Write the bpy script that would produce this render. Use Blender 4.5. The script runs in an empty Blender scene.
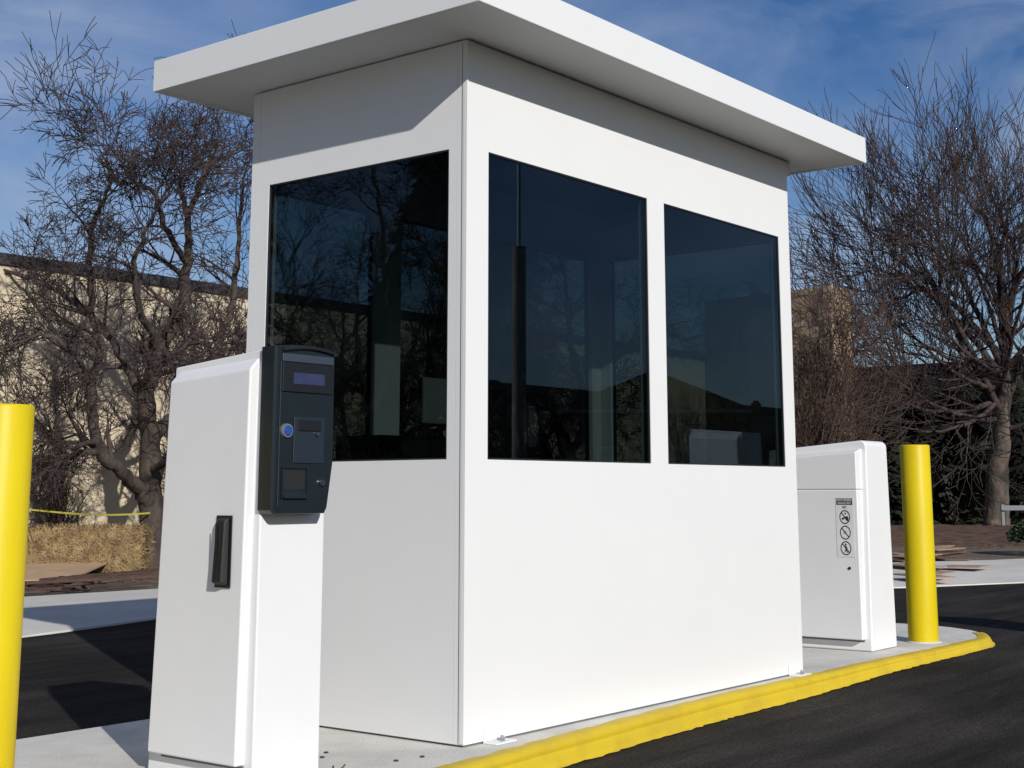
import bpy, bmesh, math, random
import numpy as np
from mathutils import Vector, Matrix, noise
R = math.radians
C = bpy.context.scene.collection
scene = bpy.context.scene

# ------------------------------------------------------------------ camera
CAM = Vector((-3.677, -3.174, 0.840)); YAW, PITCH, ROLL = R(52.228), R(9.629), R(-0.161)
FPX, U0, V0 = 1398.317, 539.024, 254.131
fwd = Vector((math.cos(PITCH)*math.sin(YAW), math.cos(PITCH)*math.cos(YAW), math.sin(PITCH)))
rgt = Vector((math.cos(YAW), -math.sin(YAW), 0)); upv = rgt.cross(fwd)
r2 = rgt*math.cos(ROLL)+upv*math.sin(ROLL); u2 = -rgt*math.sin(ROLL)+upv*math.cos(ROLL)
cd = bpy.data.cameras.new('camera'); cam = bpy.data.objects.new('camera', cd); C.objects.link(cam)
m3 = Matrix((r2, u2, -fwd)).transposed()
cam.matrix_world = Matrix.Translation(CAM) @ m3.to_4x4()
cd.sensor_width = 36; cd.lens = FPX/1024*36
cd.shift_x = -(U0-512)/1024; cd.shift_y = -(384-V0)/1024
cd.clip_start = 0.05; cd.clip_end = 2000
scene.camera = cam

def P(u, v, d):                       # point at depth d (metres) seen at pixel u, v
    return CAM + (r2*((u-U0)/FPX) + u2*(-(v-V0)/FPX) + fwd)*d

# ------------------------------------------------------------------ light
SUN = Vector((-0.5, -1.0, 0.52)).normalized()
EL = math.asin(SUN.z); AZ = math.atan2(SUN.x, SUN.y)
w = bpy.data.worlds.new('World'); scene.world = w; w.use_nodes = True
nt = w.node_tree; N = nt.nodes; Lk = nt.links
for n in list(N): N.remove(n)
out = N.new('ShaderNodeOutputWorld'); bg = N.new('ShaderNodeBackground'); bg.inputs[1].default_value = 0.074
sky = N.new('ShaderNodeTexSky'); sky.sky_type = 'NISHITA'; sky.sun_disc = False
sky.sun_elevation = EL; sky.sun_rotation = AZ; sky.air_density = 1.0; sky.dust_density = 0.4; sky.ozone_density = 3.0
tc = N.new('ShaderNodeTexCoord'); mp = N.new('ShaderNodeMapping'); mp.inputs['Rotation'].default_value = (0, R(14), R(35))
mp.inputs['Scale'].default_value = (1.6, 5.0, 9.0)
nz = N.new('ShaderNodeTexNoise'); nz.inputs['Scale'].default_value = 1.3; nz.inputs['Detail'].default_value = 9; nz.inputs['Roughness'].default_value = .58; nz.inputs['Distortion'].default_value = .5
n2 = N.new('ShaderNodeTexNoise'); n2.inputs['Scale'].default_value = 2.2; n2.inputs['Detail'].default_value = 3
rp = N.new('ShaderNodeValToRGB'); rp.color_ramp.elements[0].position = .36; rp.color_ramp.elements[1].position = .66
rp.color_ramp.elements[1].color = (.62, .62, .62, 1)
r3 = N.new('ShaderNodeValToRGB'); r3.color_ramp.elements[0].position = .22; r3.color_ramp.elements[1].position = .56
mu = N.new('ShaderNodeMath'); mu.operation = 'MULTIPLY'
mx = N.new('ShaderNodeMixRGB'); mx.inputs[2].default_value = (5.4, 6.4, 8.4, 1)
Lk.new(tc.outputs['Generated'], mp.inputs[0]); Lk.new(mp.outputs[0], nz.inputs[0]); Lk.new(tc.outputs['Generated'], n2.inputs[0])
Lk.new(nz.outputs['Fac'], rp.inputs[0]); Lk.new(n2.outputs['Fac'], r3.inputs[0])
Lk.new(rp.outputs[0], mu.inputs[0]); Lk.new(r3.outputs[0], mu.inputs[1]); Lk.new(mu.outputs[0], mx.inputs[0])
hs = N.new('ShaderNodeHueSaturation'); hs.inputs['Saturation'].default_value = 1.28; hs.inputs['Hue'].default_value = .513; hs.inputs['Value'].default_value = 1.05
Lk.new(sky.outputs[0], hs.inputs['Color']); Lk.new(hs.outputs[0], mx.inputs[1]); Lk.new(mx.outputs[0], bg.inputs[0]); Lk.new(bg.outputs[0], out.inputs[0])
sd = bpy.data.lights.new('sun', 'SUN'); sd.energy = 4.5; sd.angle = R(.5); sd.color = (1, .968, .915)
so = bpy.data.objects.new('sun', sd); C.objects.link(so); so.rotation_euler = SUN.to_track_quat('Z', 'Y').to_euler()
vs = scene.view_settings; vs.view_transform = 'Standard'; vs.look = 'None'; vs.exposure = -.06; vs.gamma = 1
scene.render.resolution_x = 1024; scene.render.resolution_y = 768
try: scene.cycles.transparent_max_bounces = 24
except Exception: pass

# ------------------------------------------------------------------ materials
def mat(name, col, rough=.6, metal=0, col2=None, scale=8, detail=6, bump=0, bscale=60, spec=.5, pos=(.35, .65), stretch=None, coat=0):
    m = bpy.data.materials.new(name); m.use_nodes = True
    t = m.node_tree; b = t.nodes['Principled BSDF']
    b.inputs['Roughness'].default_value = rough; b.inputs['Metallic'].default_value = metal
    b.inputs['Specular IOR Level'].default_value = spec; b.inputs['Coat Weight'].default_value = coat
    tcn = t.nodes.new('ShaderNodeTexCoord'); src = tcn.outputs['Object']
    if stretch:
        q = t.nodes.new('ShaderNodeMapping'); q.inputs['Scale'].default_value = stretch
        t.links.new(src, q.inputs[0]); src = q.outputs[0]
    if col2 is None: col2 = tuple(c*.93 for c in col)
    n = t.nodes.new('ShaderNodeTexNoise'); n.inputs['Scale'].default_value = scale; n.inputs['Detail'].default_value = detail; n.inputs['Roughness'].default_value = .6
    c = t.nodes.new('ShaderNodeValToRGB'); c.color_ramp.elements[0].position, c.color_ramp.elements[1].position = pos
    c.color_ramp.elements[0].color = (*col, 1); c.color_ramp.elements[1].color = (*col2, 1)
    t.links.new(src, n.inputs[0]); t.links.new(n.outputs['Fac'], c.inputs[0]); t.links.new(c.outputs[0], b.inputs['Base Color'])
    if bump:
        n3 = t.nodes.new('ShaderNodeTexNoise'); n3.inputs['Scale'].default_value = bscale; n3.inputs['Detail'].default_value = 6
        bp = t.nodes.new('ShaderNodeBump'); bp.inputs['Strength'].default_value = bump; bp.inputs['Distance'].default_value = .02
        t.links.new(src, n3.inputs[0]); t.links.new(n3.outputs['Fac'], bp.inputs['Height']); t.links.new(bp.outputs[0], b.inputs['Normal'])
    return m

M = {}
M['white'] = mat('white_enamel_panel', (.725, .725, .718), .38, col2=(.712, .712, .706), scale=2.2, bump=.012, bscale=3, spec=.35)
M['cabinet'] = mat('white_powder_coat', (.725, .725, .73), .42, col2=(.705, .705, .71), scale=3.5, bump=.06, bscale=260, spec=.4)
M['seam'] = mat('dark_sealant', (.13, .13, .13), .7)
M['gasket'] = mat('black_rubber', (.012, .012, .013), .6)
M['inside'] = mat('interior_liner', (.22, .23, .23), .7)
M['counter'] = mat('dark_laminate', (.03, .028, .026), .5)
M['device'] = mat('dark_slate_plastic', (.010, .015, .019), .34, col2=(.008, .013, .016), scale=14, bump=.05, bscale=420)
M['device2'] = mat('slate_blue_plastic', (.015, .023, .034), .40)
M['hood'] = mat('grey_blue_plastic', (.040, .050, .072), .4)
M['dblack'] = mat('black_plastic', (.008, .009, .011), .45)
M['lcd'] = mat('lcd_glass', (.028, .035, .085), .3, col2=(.034, .042, .10), scale=20)
M['blue'] = mat('blue_button', (.02, .07, .28), .1, coat=1)
M['chrome'] = mat('chrome', (.6, .6, .6), .2, 1)
M['steel'] = mat('galvanised_steel', (.42, .43, .44), .45, .8)
M['yellow'] = mat('yellow_sleeve', (.62, .485, .006), .45, col2=(.54, .40, .006), scale=5, bump=.03, bscale=30, stretch=(1, 1, .3), spec=.25)
M['paint'] = mat('yellow_kerb_paint', (.58, .415, .014), .65, col2=(.47, .325, .016), scale=6, detail=10, bump=.12, bscale=45, pos=(.45, .75))
M['conc'] = mat('island_concrete', (.68, .655, .60), .85, col2=(.52, .50, .455), scale=3.2, detail=9, bump=.25, bscale=90, pos=(.38, .68))
M['walk'] = mat('sidewalk_concrete', (.66, .63, .575), .85, col2=(.52, .50, .46), scale=1.1, detail=9, bump=.2, bscale=60)
def asphalt():
    m = bpy.data.materials.new('asphalt'); m.use_nodes = True; t = m.node_tree; b = t.nodes['Principled BSDF']; nd = t.nodes.new; ln = t.links.new
    b.inputs['Roughness'].default_value = .92; b.inputs['Specular IOR Level'].default_value = .1
    co = nd('ShaderNodeTexCoord'); q = nd('ShaderNodeMapping'); q.inputs['Scale'].default_value = (.5, 3.2, 1); q.inputs['Rotation'].default_value = (0, 0, R(-4))
    a = nd('ShaderNodeTexNoise'); a.inputs['Scale'].default_value = 1.3; a.inputs['Detail'].default_value = 12; a.inputs['Roughness'].default_value = .68
    r = nd('ShaderNodeValToRGB'); r.color_ramp.elements[0].position = .36; r.color_ramp.elements[1].position = .70
    r.color_ramp.elements[0].color = (.0135, .0125, .012, 1); r.color_ramp.elements[1].color = (.044, .039, .036, 1)
    g2 = nd('ShaderNodeTexNoise'); g2.inputs['Scale'].default_value = 85; g2.inputs['Detail'].default_value = 3
    rg = nd('ShaderNodeValToRGB'); rg.color_ramp.elements[0].position = .38; rg.color_ramp.elements[1].position = .66; rg.color_ramp.elements[0].color = (.62, .62, .62, 1); rg.color_ramp.elements[1].color = (1.5, 1.5, 1.5, 1)
    p = nd('ShaderNodeTexNoise'); p.inputs['Scale'].default_value = .7; p.inputs['Detail'].default_value = 4
    rp_ = nd('ShaderNodeValToRGB'); rp_.color_ramp.elements[0].position = .38; rp_.color_ramp.elements[1].position = .60; rp_.color_ramp.elements[0].color = (.7, .7, .7, 1); rp_.color_ramp.elements[1].color = (1.15, 1.12, 1.1, 1)
    m1 = nd('ShaderNodeMixRGB'); m1.blend_type = 'MULTIPLY'; m1.inputs[0].default_value = 1; m2 = nd('ShaderNodeMixRGB'); m2.blend_type = 'MULTIPLY'; m2.inputs[0].default_value = 1
    bp = nd('ShaderNodeBump'); bp.inputs['Strength'].default_value = .8; bp.inputs['Distance'].default_value = .006
    ln(co.outputs['Object'], q.inputs[0]); ln(q.outputs[0], a.inputs[0]); ln(co.outputs['Object'], g2.inputs[0]); ln(co.outputs['Object'], p.inputs[0])
    ln(a.outputs['Fac'], r.inputs[0]); ln(g2.outputs['Fac'], rg.inputs[0]); ln(p.outputs['Fac'], rp_.inputs[0])
    ln(r.outputs[0], m1.inputs[1]); ln(rg.outputs[0], m1.inputs[2]); ln(m1.outputs[0], m2.inputs[1]); ln(rp_.outputs[0], m2.inputs[2]); ln(m2.outputs[0], b.inputs['Base Color'])
    ln(g2.outputs['Fac'], bp.inputs['Height']); ln(bp.outputs[0], b.inputs['Normal'])
    return m
M['asph'] = asphalt()
M['soil'] = mat('soil', (.16, .125, .09), .95, col2=(.085, .062, .045), scale=1.8, detail=10, bump=.6, bscale=25)
M['mulch'] = mat('mulch', (.15, .075, .04), .95, col2=(.03, .017, .012), scale=5, detail=12, bump=1, bscale=35)
M['stucco'] = mat('beige_stucco', (.60, .50, .36), .9, col2=(.56, .465, .335), scale=.9, detail=8, bump=.25, bscale=40)
M['coping'] = mat('dark_coping', (.035, .033, .035), .7)
M['bark'] = mat('bark', (.085, .062, .050), .9, col2=(.026, .019, .017), scale=7, detail=10, bump=1, bscale=22, stretch=(1, 1, .35))
M['bark_dappled'] = mat('shadow_dappled_bark', (.115, .085, .068), .9, col2=(.026, .026, .022), scale=3.2, detail=10, bump=1, bscale=14, stretch=(1, 1, .5), pos=(.40, .60))  # pale and dark patches paint sun and shadow dapple onto the trunk
M['twig'] = mat('twigs', (.036, .024, .025), .9, col2=(.060, .040, .036), scale=2)
M['twig_red'] = mat('reddish_twigs', (.085, .050, .038), .9, col2=(.04, .026, .022), scale=2)
M['straw'] = mat('straw', (.37, .255, .12), .9, col2=(.13, .08, .04), scale=9, detail=8, pos=(.35, .7))
M['board'] = mat('weathered_board', (.20, .11, .065), .85, col2=(.09, .05, .035), scale=6, stretch=(1, 6, 6))
M['darkwood'] = mat('dark_weathered_wood', (.09, .045, .032), .85, col2=(.035, .02, .016), scale=6, stretch=(1, 6, 6))
M['palewood'] = mat('fresh_plywood', (.40, .28, .19), .85, col2=(.28, .18, .12), scale=5)
M['cardboard'] = mat('tan_cardboard', (.50, .34, .21), .9, col2=(.42, .28, .17), scale=3)
M['tape'] = mat('caution_tape', (.40, .37, .05), .6)
M['railing'] = mat('grey_rail_paint', (.16, .17, .18), .6)
M['polewood'] = mat('weathered_pole_wood', (.42, .36, .29), .85, col2=(.28, .23, .18), scale=4, stretch=(3, 3, .3))
M['label'] = mat('label_vinyl', (.70, .70, .70), .5)
M['ink'] = mat('black_ink', (.02, .02, .022), .6)
M['darkwall'] = mat('shade_dark_facade', (.009, .009, .011), .6, col2=(.006, .006, .008), scale=.6, spec=.2)  # near-black base colour stands in for shade on the half-sunlit wall
M['roof'] = mat('dark_shingle', (.03, .027, .026), .9, col2=(.045, .04, .038), scale=8, bump=.5)
M['siding'] = mat('brown_siding', (.055, .045, .04), .8)
M['fasciaw'] = mat('pale_fascia', (.35, .35, .34), .7)
M['hedge'] = mat('hedge_leaves', (.022, .040, .013), .85, col2=(.04, .065, .02), scale=9)
M['ever'] = mat('evergreen_needles', (.012, .018, .010), .9, col2=(.028, .036, .018), scale=3)

# stone with courses
def stone_mat():
    m = bpy.data.materials.new('stone_courses'); m.use_nodes = True; t = m.node_tree; b = t.nodes['Principled BSDF']
    b.inputs['Roughness'].default_value = .9
    tcn = t.nodes.new('ShaderNodeTexCoord'); q = t.nodes.new('ShaderNodeMapping'); q.inputs['Rotation'].default_value = (0, R(90), R(90))
    br = t.nodes.new('ShaderNodeTexBrick'); br.inputs['Scale'].default_value = 1.0; br.inputs['Brick Width'].default_value = .7; br.inputs['Row Height'].default_value = .32
    br.inputs['Color1'].default_value = (.46, .36, .24, 1); br.inputs['Color2'].default_value = (.33, .25, .165, 1); br.inputs['Mortar'].default_value = (.2, .16, .12, 1); br.inputs['Mortar Size'].default_value = .018
    nn = t.nodes.new('ShaderNodeTexNoise'); nn.inputs['Scale'].default_value = 4; nn.inputs['Detail'].default_value = 8
    mm = t.nodes.new('ShaderNodeMixRGB'); mm.blend_type = 'MULTIPLY'; mm.inputs[0].default_value = .7
    bp = t.nodes.new('ShaderNodeBump'); bp.inputs['Strength'].default_value = .6; bp.inputs['Distance'].default_value = .05
    t.links.new(tcn.outputs['Object'], q.inputs[0]); t.links.new(q.outputs[0], br.inputs[0]); t.links.new(tcn.outputs['Object'], nn.inputs[0])
    t.links.new(br.outputs[0], mm.inputs[1]); t.links.new(nn.outputs['Color'], mm.inputs[2]); t.links.new(mm.outputs[0], b.inputs['Base Color'])
    t.links.new(nn.outputs['Fac'], bp.inputs['Height']); t.links.new(bp.outputs[0], b.inputs['Normal'])
    return m
M['stone'] = stone_mat()

def glass_mat(name, tint, rmin=.05):
    m = bpy.data.materials.new(name); m.use_nodes = True; t = m.node_tree
    for n in list(t.nodes): t.nodes.remove(n)
    o = t.nodes.new('ShaderNodeOutputMaterial'); tr = t.nodes.new('ShaderNodeBsdfTransparent'); tr.inputs[0].default_value = (*tint, 1)
    gl = t.nodes.new('ShaderNodeBsdfGlossy'); gl.inputs['Roughness'].default_value = 0.0; gl.inputs[0].default_value = (.66, .84, 1, 1)
    lw = t.nodes.new('ShaderNodeLayerWeight'); lw.inputs[0].default_value = .5
    pw = t.nodes.new('ShaderNodeMath'); pw.operation = 'POWER'; pw.inputs[1].default_value = 5
    ma = t.nodes.new('ShaderNodeMath'); ma.operation = 'MULTIPLY_ADD'; ma.inputs[1].default_value = 1-rmin; ma.inputs[2].default_value = rmin
    ms = t.nodes.new('ShaderNodeMixShader')
    t.links.new(lw.outputs['Facing'], pw.inputs[0]); t.links.new(pw.outputs[0], ma.inputs[0]); t.links.new(ma.outputs[0], ms.inputs[0])
    t.links.new(tr.outputs[0], ms.inputs[1]); t.links.new(gl.outputs[0], ms.inputs[2]); t.links.new(ms.outputs[0], o.inputs[0])
    return m
M['glass'] = glass_mat('tinted_glass', (.42, .46, .46), .046)

# ------------------------------------------------------------------ mesh helpers
class MB:
    def __init__(s): s.v = []; s.f = []; s.smooth = []
    def add(s, vs, fs, smooth=False):
        o = len(s.v); s.v += [tuple(v) for v in vs]; s.f += [tuple(o+i for i in f) for f in fs]; s.smooth += [smooth]*len(fs)
        return s
    def box(s, x0, x1, y0, y1, z0, z1, mtx=None):
        vs = [Vector((x, y, z)) for z in (z0, z1) for y in (y0, y1) for x in (x0, x1)]
        if mtx: vs = [mtx @ v for v in vs]
        return s.add(vs, [(0, 2, 3, 1), (4, 5, 7, 6), (0, 1, 5, 4), (2, 6, 7, 3), (0, 4, 6, 2), (1, 3, 7, 5)])
    def prism(s, pts, z0, z1):        # closed counter-clockwise outline in plan
        n = len(pts); vs = [(x, y, z0) for x, y in pts]+[(x, y, z1) for x, y in pts]
        return s.add(vs, [tuple(range(n-1, -1, -1)), tuple(range(n, 2*n))]+[(i, (i+1) % n, n+(i+1) % n, n+i) for i in range(n)])
    def cyl(s, p0, p1, r0, r1=None, n=12, caps=True, smooth=True):
        r1 = r0 if r1 is None else r1; p0 = Vector(p0); p1 = Vector(p1); d = (p1-p0).normalized()
        a = d.orthogonal().normalized(); b = d.cross(a); vs = []
        for p, r in ((p0, r0), (p1, r1)):
            vs += [p+(a*math.cos(t)+b*math.sin(t))*r for t in [2*math.pi*i/n for i in range(n)]]
        s.add(vs, [(i, (i+1) % n, n+(i+1) % n, n+i) for i in range(n)], smooth)
        if caps: s.add(vs, [tuple(range(n-1, -1, -1)), tuple(range(n, 2*n))])
        return s
    def lathe(s, prof, c=(0, 0, 0), n=32):
        vs = []; k = len(prof)
        for r, z in prof: vs += [(c[0]+r*math.cos(2*math.pi*i/n), c[1]+r*math.sin(2*math.pi*i/n), c[2]+z) for i in range(n)]
        return s.add(vs, [(j*n+i, j*n+(i+1) % n, (j+1)*n+(i+1) % n, (j+1)*n+i) for j in range(k-1) for i in range(n)], True)
    def build(s, name, m, parent=None, bevel=0, seg=2, loc=None, org=None):
        me = bpy.data.meshes.new(name)
        vs = s.v
        if org is not None: vs = [(v[0]-org[0], v[1]-org[1], v[2]-org[2]) for v in s.v]
        me.from_pydata(vs, [], s.f); me.materials.append(m)
        me.polygons.foreach_set('use_smooth', s.smooth)
        if bevel:
            bm = bmesh.new(); bm.from_mesh(me); bmesh.ops.remove_doubles(bm, verts=bm.verts, dist=1e-6)
            es = [e for e in bm.edges if len(e.link_faces) == 2 and e.calc_face_angle(0) > R(30)]
            bmesh.ops.bevel(bm, geom=es, offset=bevel, segments=seg, profile=.5, affect='EDGES', clamp_overlap=True)
            bm.to_mesh(me); bm.free()
            if seg > 1: me.polygons.foreach_set('use_smooth', [True]*len(me.polygons))
        ob = bpy.data.objects.new(name, me); C.objects.link(ob)
        if org is not None and parent is None: ob.location = org
        if parent is not None: ob.parent = parent
        if bevel and seg > 1:
            wn = ob.modifiers.new('weighted', 'WEIGHTED_NORMAL'); wn.weight = 100; wn.mode = 'FACE_AREA'
        return ob

def tag(o, label=None, cat=None, group=None, kind=None):
    if label: o['label'] = label
    if cat: o['category'] = cat
    if group: o['group'] = group
    if kind: o['kind'] = kind
    return o
def empty(name, loc, rz=0):
    o = bpy.data.objects.new(name, None); C.objects.link(o); o.location = loc; o.rotation_euler = (0, 0, rz); o.empty_display_size = .2
    return o
def dup(root, loc, rz=0, sc=1, label=None):
    r = root.copy(); C.objects.link(r); r.location = loc; r.rotation_euler = (0, 0, rz); r.scale = (sc,)*3
    if label: r['label'] = label
    for ch in list(root.children):
        c = ch.copy(); C.objects.link(c); c.parent = r
        for g in list(ch.children):
            d = g.copy(); C.objects.link(d); d.parent = c
    return r

ROAD = -.08
def roadz(x):                                            # the lane climbs slightly past the booth
    t = min(1, max(0, (x-1.6)/2.4)); return ROAD+.034*t*t*(3-2*t)
# ------------------------------------------------------------------ ground, road, sidewalk, island
tag(MB().add([(-400, -400, ROAD-.03), (400, -400, ROAD-.03), (400, 400, ROAD-.03), (-400, 400, ROAD-.03)], [(0, 1, 2, 3)]).build('ground', M['soil']), 'bare brown ground beyond the paving', None, None, 'structure')
kerb_line = [(-60, -5.95), (1.6, 5.147), (2.82, 5.37), (4.2, 5.42), (5.6, 4.9), (7.0, 3.8), (8.82, 2.24), (10.15, 1.6), (14, .6), (60, -9)]
back_line = [(-60, -3.2), (-2, 6.7), (3.0, 7.38), (4.17, 7.3), (6.5, 7.05), (9, 5.9), (11.5, 4.35), (13.5, 3.15), (17, 1.9), (60, -7)]
rx = sorted(set([p[0] for p in kerb_line]+[1.6+.3*i for i in range(9)])); rv = []
for x in rx: rv += [(x, -45, roadz(x)), (x, float(np.interp(x, [p[0] for p in kerb_line], [p[1] for p in kerb_line]))+.02, roadz(x))]
tag(MB().add(rv, [(2*i, 2*i+2, 2*i+3, 2*i+1) for i in range(len(rx)-1)], True).build('road', M['asph']), 'worn black asphalt drive lanes', None, None, 'structure')
sw = MB(); n = len(kerb_line); sv = []
for (a, b), (c, d) in zip(kerb_line, back_line):
    q1 = Vector((a, b)); q2 = Vector((c, d)); w1 = q1.lerp(q2, .52); n1 = noise.noise(Vector((a, b, 0)))*.0
    sv += [(a, b, ROAD-.02), (a, b, roadz(a)+.012), (w1.x, w1.y, -.004), (c, d, 0), (c, d, -.05)]
sw.add(sv, [(5*i+k, 5*i+5+k, 5*i+6+k, 5*i+1+k) for i in range(n-1) for k in range(4)])
tag(sw.build('sidewalk', M['walk']), 'pale concrete sidewalk beyond the drive lane', None, None, 'structure')
bed = MB().add([(x, y-.0, -.012) for x, y in back_line]+[(60, 60, -.012), (-60, 60, -.012)], [tuple(range(12))])
tag(bed.build('planting_bed', M['soil']), 'bare dirt strip between sidewalk and wall', None, None, 'structure')

ICX, ICY, IR_, IY0 = 4.30, .605, .75, -.145
def iy(x): return float(np.interp(x, [-9, -.5, .26, .95, 1.6, 2.3, 3.1, 3.8, 4.3], [-.34, -.235, -.182, -.134, -.104, -.112, -.112, -.145, -.145]))
def island_outline(off=0, step=.05, x0=-9.):
    pts = []; x = x0
    while x < ICX: pts.append((x, iy(x)+off, 0, -1)); x += step
    k = int(math.pi*IR_/step)
    for i in range(k+1):
        a = -math.pi/2+math.pi*i/k; pts.append((ICX+(IR_-off)*math.cos(a), ICY+(IR_-off)*math.sin(a), math.cos(a), math.sin(a)))
    return pts
o = [(a, b) for a, b, _, _ in island_outline(step=.2)]; o += [(-9, ICY+IR_)]; o = [p for p in o]
tag(MB().prism(o, ROAD-.03, 0).build('traffic_island', M['conc'], bevel=.012), 'raised concrete traffic island', None, None, 'structure')
# painted kerb face and rim
random.seed(4); pk = MB(); prof_n = 7; rows = []
ol = island_outline(step=.03, x0=-7.5); kmax = [i for i, p in enumerate(ol) if p[0] > ICX and p[1] > .02][0]
for i, (x, y, nx, ny) in enumerate(ol[:kmax]):
    j1 = noise.noise(Vector((x*9, y*9, 0)))*.014+noise.noise(Vector((x*31, 5, 0)))*.006
    j2 = abs(noise.noise(Vector((x*9, 3, 1))))*.022+noise.noise(Vector((x*37, y, 7)))*.013+.004
    j3 = noise.noise(Vector((x*3, 9, 1)))*.003
    f = roadz(x)/ROAD*(.98)
    prf = [(-.064+j1, .003), (-.030, .004), (-.006, .003), (.0055, -.008), (.008+j3, -.022*f), (.005+j3, -.029*f), (.006+j3, -.034*f), (.014+j3, -.040*f), (.016+j3, -.060*f), (.020+j3, roadz(x)+.010), (.022+max(0,j2), roadz(x)+.0035)]
    rows.append([(x+nx*p, y+ny*p, z) for p, z in prf]); prof_n = len(prf)
pk.add([v for r_ in rows for v in r_], [(i*prof_n+j, (i+1)*prof_n+j, (i+1)*prof_n+j+1, i*prof_n+j+1)[::-1] for i in range(len(rows)-1) for j in range(prof_n-1)], True)
tag(pk.build('painted_kerb', M['paint']), 'yellow painted kerb edge of the traffic island', None, None, 'structure')

# ------------------------------------------------------------------ booth
L, D, H = 2.4245, 1.152, 2.45; T = .045
WZ0, WZ1 = .9506, 2.0563
booth = tag(empty('guard_booth', (0, 0, 0)), 'white metal parking booth with tinted windows and a wide flat overhanging roof', 'booth')
def wall_x(y0, y1, holes, name):          # wall running along X
    m = MB(); xs = 0
    segs = []
    for a, b in holes: segs.append((xs, a)); xs = b
    segs.append((xs, L))
    m.box(0, L, y0, y1, 0.008, WZ0); m.box(0, L, y0, y1, WZ1, H)
    for a, b in segs: m.box(a, b, y0, y1, WZ0, WZ1)
    return m.build(name, M['white'], booth)
fr = [(.1213, 1.1636), (1.2923, 2.3179)]
bk = [(.10, .68), (.84, 2.30)]
wall_x(0, T, fr, 'wall'); wall_x(D-T, D, bk, 'wall')
def wall_y(x0, x1, holes, name):
    m = MB(); y0, y1 = T+.0015, D-T-.0015; ys = y0
    m.box(x0, x1, y0, y1, .008, WZ0); m.box(x0, x1, y0, y1, WZ1, H)
    for a, b in holes: m.box(x0, x1, ys, a, WZ0, WZ1); ys = b
    m.box(x0, x1, ys, y1, WZ0, WZ1)
    return m.build(name, M['white'], booth)
LY0, LY1 = .0838, 1.046
wall_y(0, T, [(LY0, LY1)], 'wall'); wall_y(L-T, L, [(LY0, LY1)], 'wall')
def win(axis, pos, a, b, sgn):            # pane set back with a thin black gasket; sgn = outward direction
    g = .006; fr_ = MB(); ga = MB()
    p0, p1 = pos-sgn*.007, pos-sgn*.013
    lo, hi = min(p0, p1), max(p0, p1)
    def bx(m, u0, u1, z0, z1, l, h):
        if axis == 'x': m.box(u0, u1, l, h, z0, z1)
        else: m.box(l, h, u0, u1, z0, z1)
    bx(ga, a+.002, b-.002, WZ0+.002, WZ1-.002, lo, hi)
    gl, gh = min(pos-sgn*.002, pos-sgn*.024), max(pos-sgn*.002, pos-sgn*.024)
    e = .0015
    bx(fr_, a+e, a+g, WZ0+e, WZ1-e, gl, gh); bx(fr_, b-g, b-e, WZ0+e, WZ1-e, gl, gh)
    bx(fr_, a+g, b-g, WZ0+e, WZ0+g, gl, gh); bx(fr_, a+g, b-g, WZ1-g, WZ1-e, gl, gh)
    w_ = fr_.build('window', M['gasket'], booth); ga.build('pane', M['glass'], w_)
for a, b in fr: win('x', 0, a, b, -1)
for a, b in bk: win('x', D, a, b, 1)
win('y', 0, LY0, LY1, -1); win('y', L, LY0, LY1, 1)
# corner post seam, base gap
MB().box(-.0035, .004, -.0035, .012, .012, 2.44).box(-.0025, .0005, .012, .0185, .012, 2.44).build('corner_trim', M['white'], booth)
MB().box(-.0012, .0, .0190, .0225, .012, 2.44).build('corner_seam', M['seam'], booth)
MB().box(.01, L-.01, .006, D-.006, -.002, .0078).build('base_seal', M['seam'], booth)
MB().box(T, L-T, T, D-T, .009, .03).build('floor_panel', M['counter'], booth)
MB().box(T+.001, L-T-.001, T+.001, D-T-.001, 2.30, 2.33).build('ceiling_panel', M['inside'], booth)
# roof slab: fascia + soffit (soffit slightly above the fascia's lip)
OX, OY, TH = .284, .297, .131
x0, x1, y0, y1 = -OX, L+OX, -OY, D+.295
rf = MB(); lip = .022
outer = [(x0, y0), (x1, y0), (x1, y1), (x0, y1)]; inner = [(x0+.02, y0+.02), (x1-.02, y0+.02), (x1-.02, y1-.02), (x0+.02, y1-.02)]
vs = [(x, y, H+TH) for x, y in outer]+[(x, y, H) for x, y in outer]+[(x, y, H) for x, y in inner]+[(x, y, H+.006) for x, y in inner]
fs = [(0, 1, 2, 3)]+[(i+4, (i+1) % 4+4, (i+1) % 4, i) for i in range(4)]+[(i+8, (i+1) % 4+8, (i+1) % 4+4, i+4) for i in range(4)]+[(i+12, (i+1) % 4+12, (i+1) % 4+8, i+8) for i in range(4)]+[(15, 14, 13, 12)]
rf.add(vs, fs); rf.build('roof', M['white'], booth, bevel=.004)
MB().box(L+.002, L+.045, .004, .05, 2.385, H+.004).build('trim_block', M['white'], booth, bevel=.003)
# anchor feet with bolts
def foot(x):
    f = MB(); f.box(x-.055, x+.055, -.062, -.0008, .0006, .0066); f.box(x-.055, x+.055, -.0065, -.0008, .0068, .045)
    b = f.build('anchor_bracket', M['white'], booth, bevel=.0015)
    MB().cyl((x+.005, -.036, .0066), (x+.005, -.036, .016), .011, .011, 6, smooth=False).cyl((x+.005, -.036, .016), (x+.005, -.036, .024), .0055).build('bolt', M['steel'], b)
foot(.155); foot(L-.09)
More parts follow.
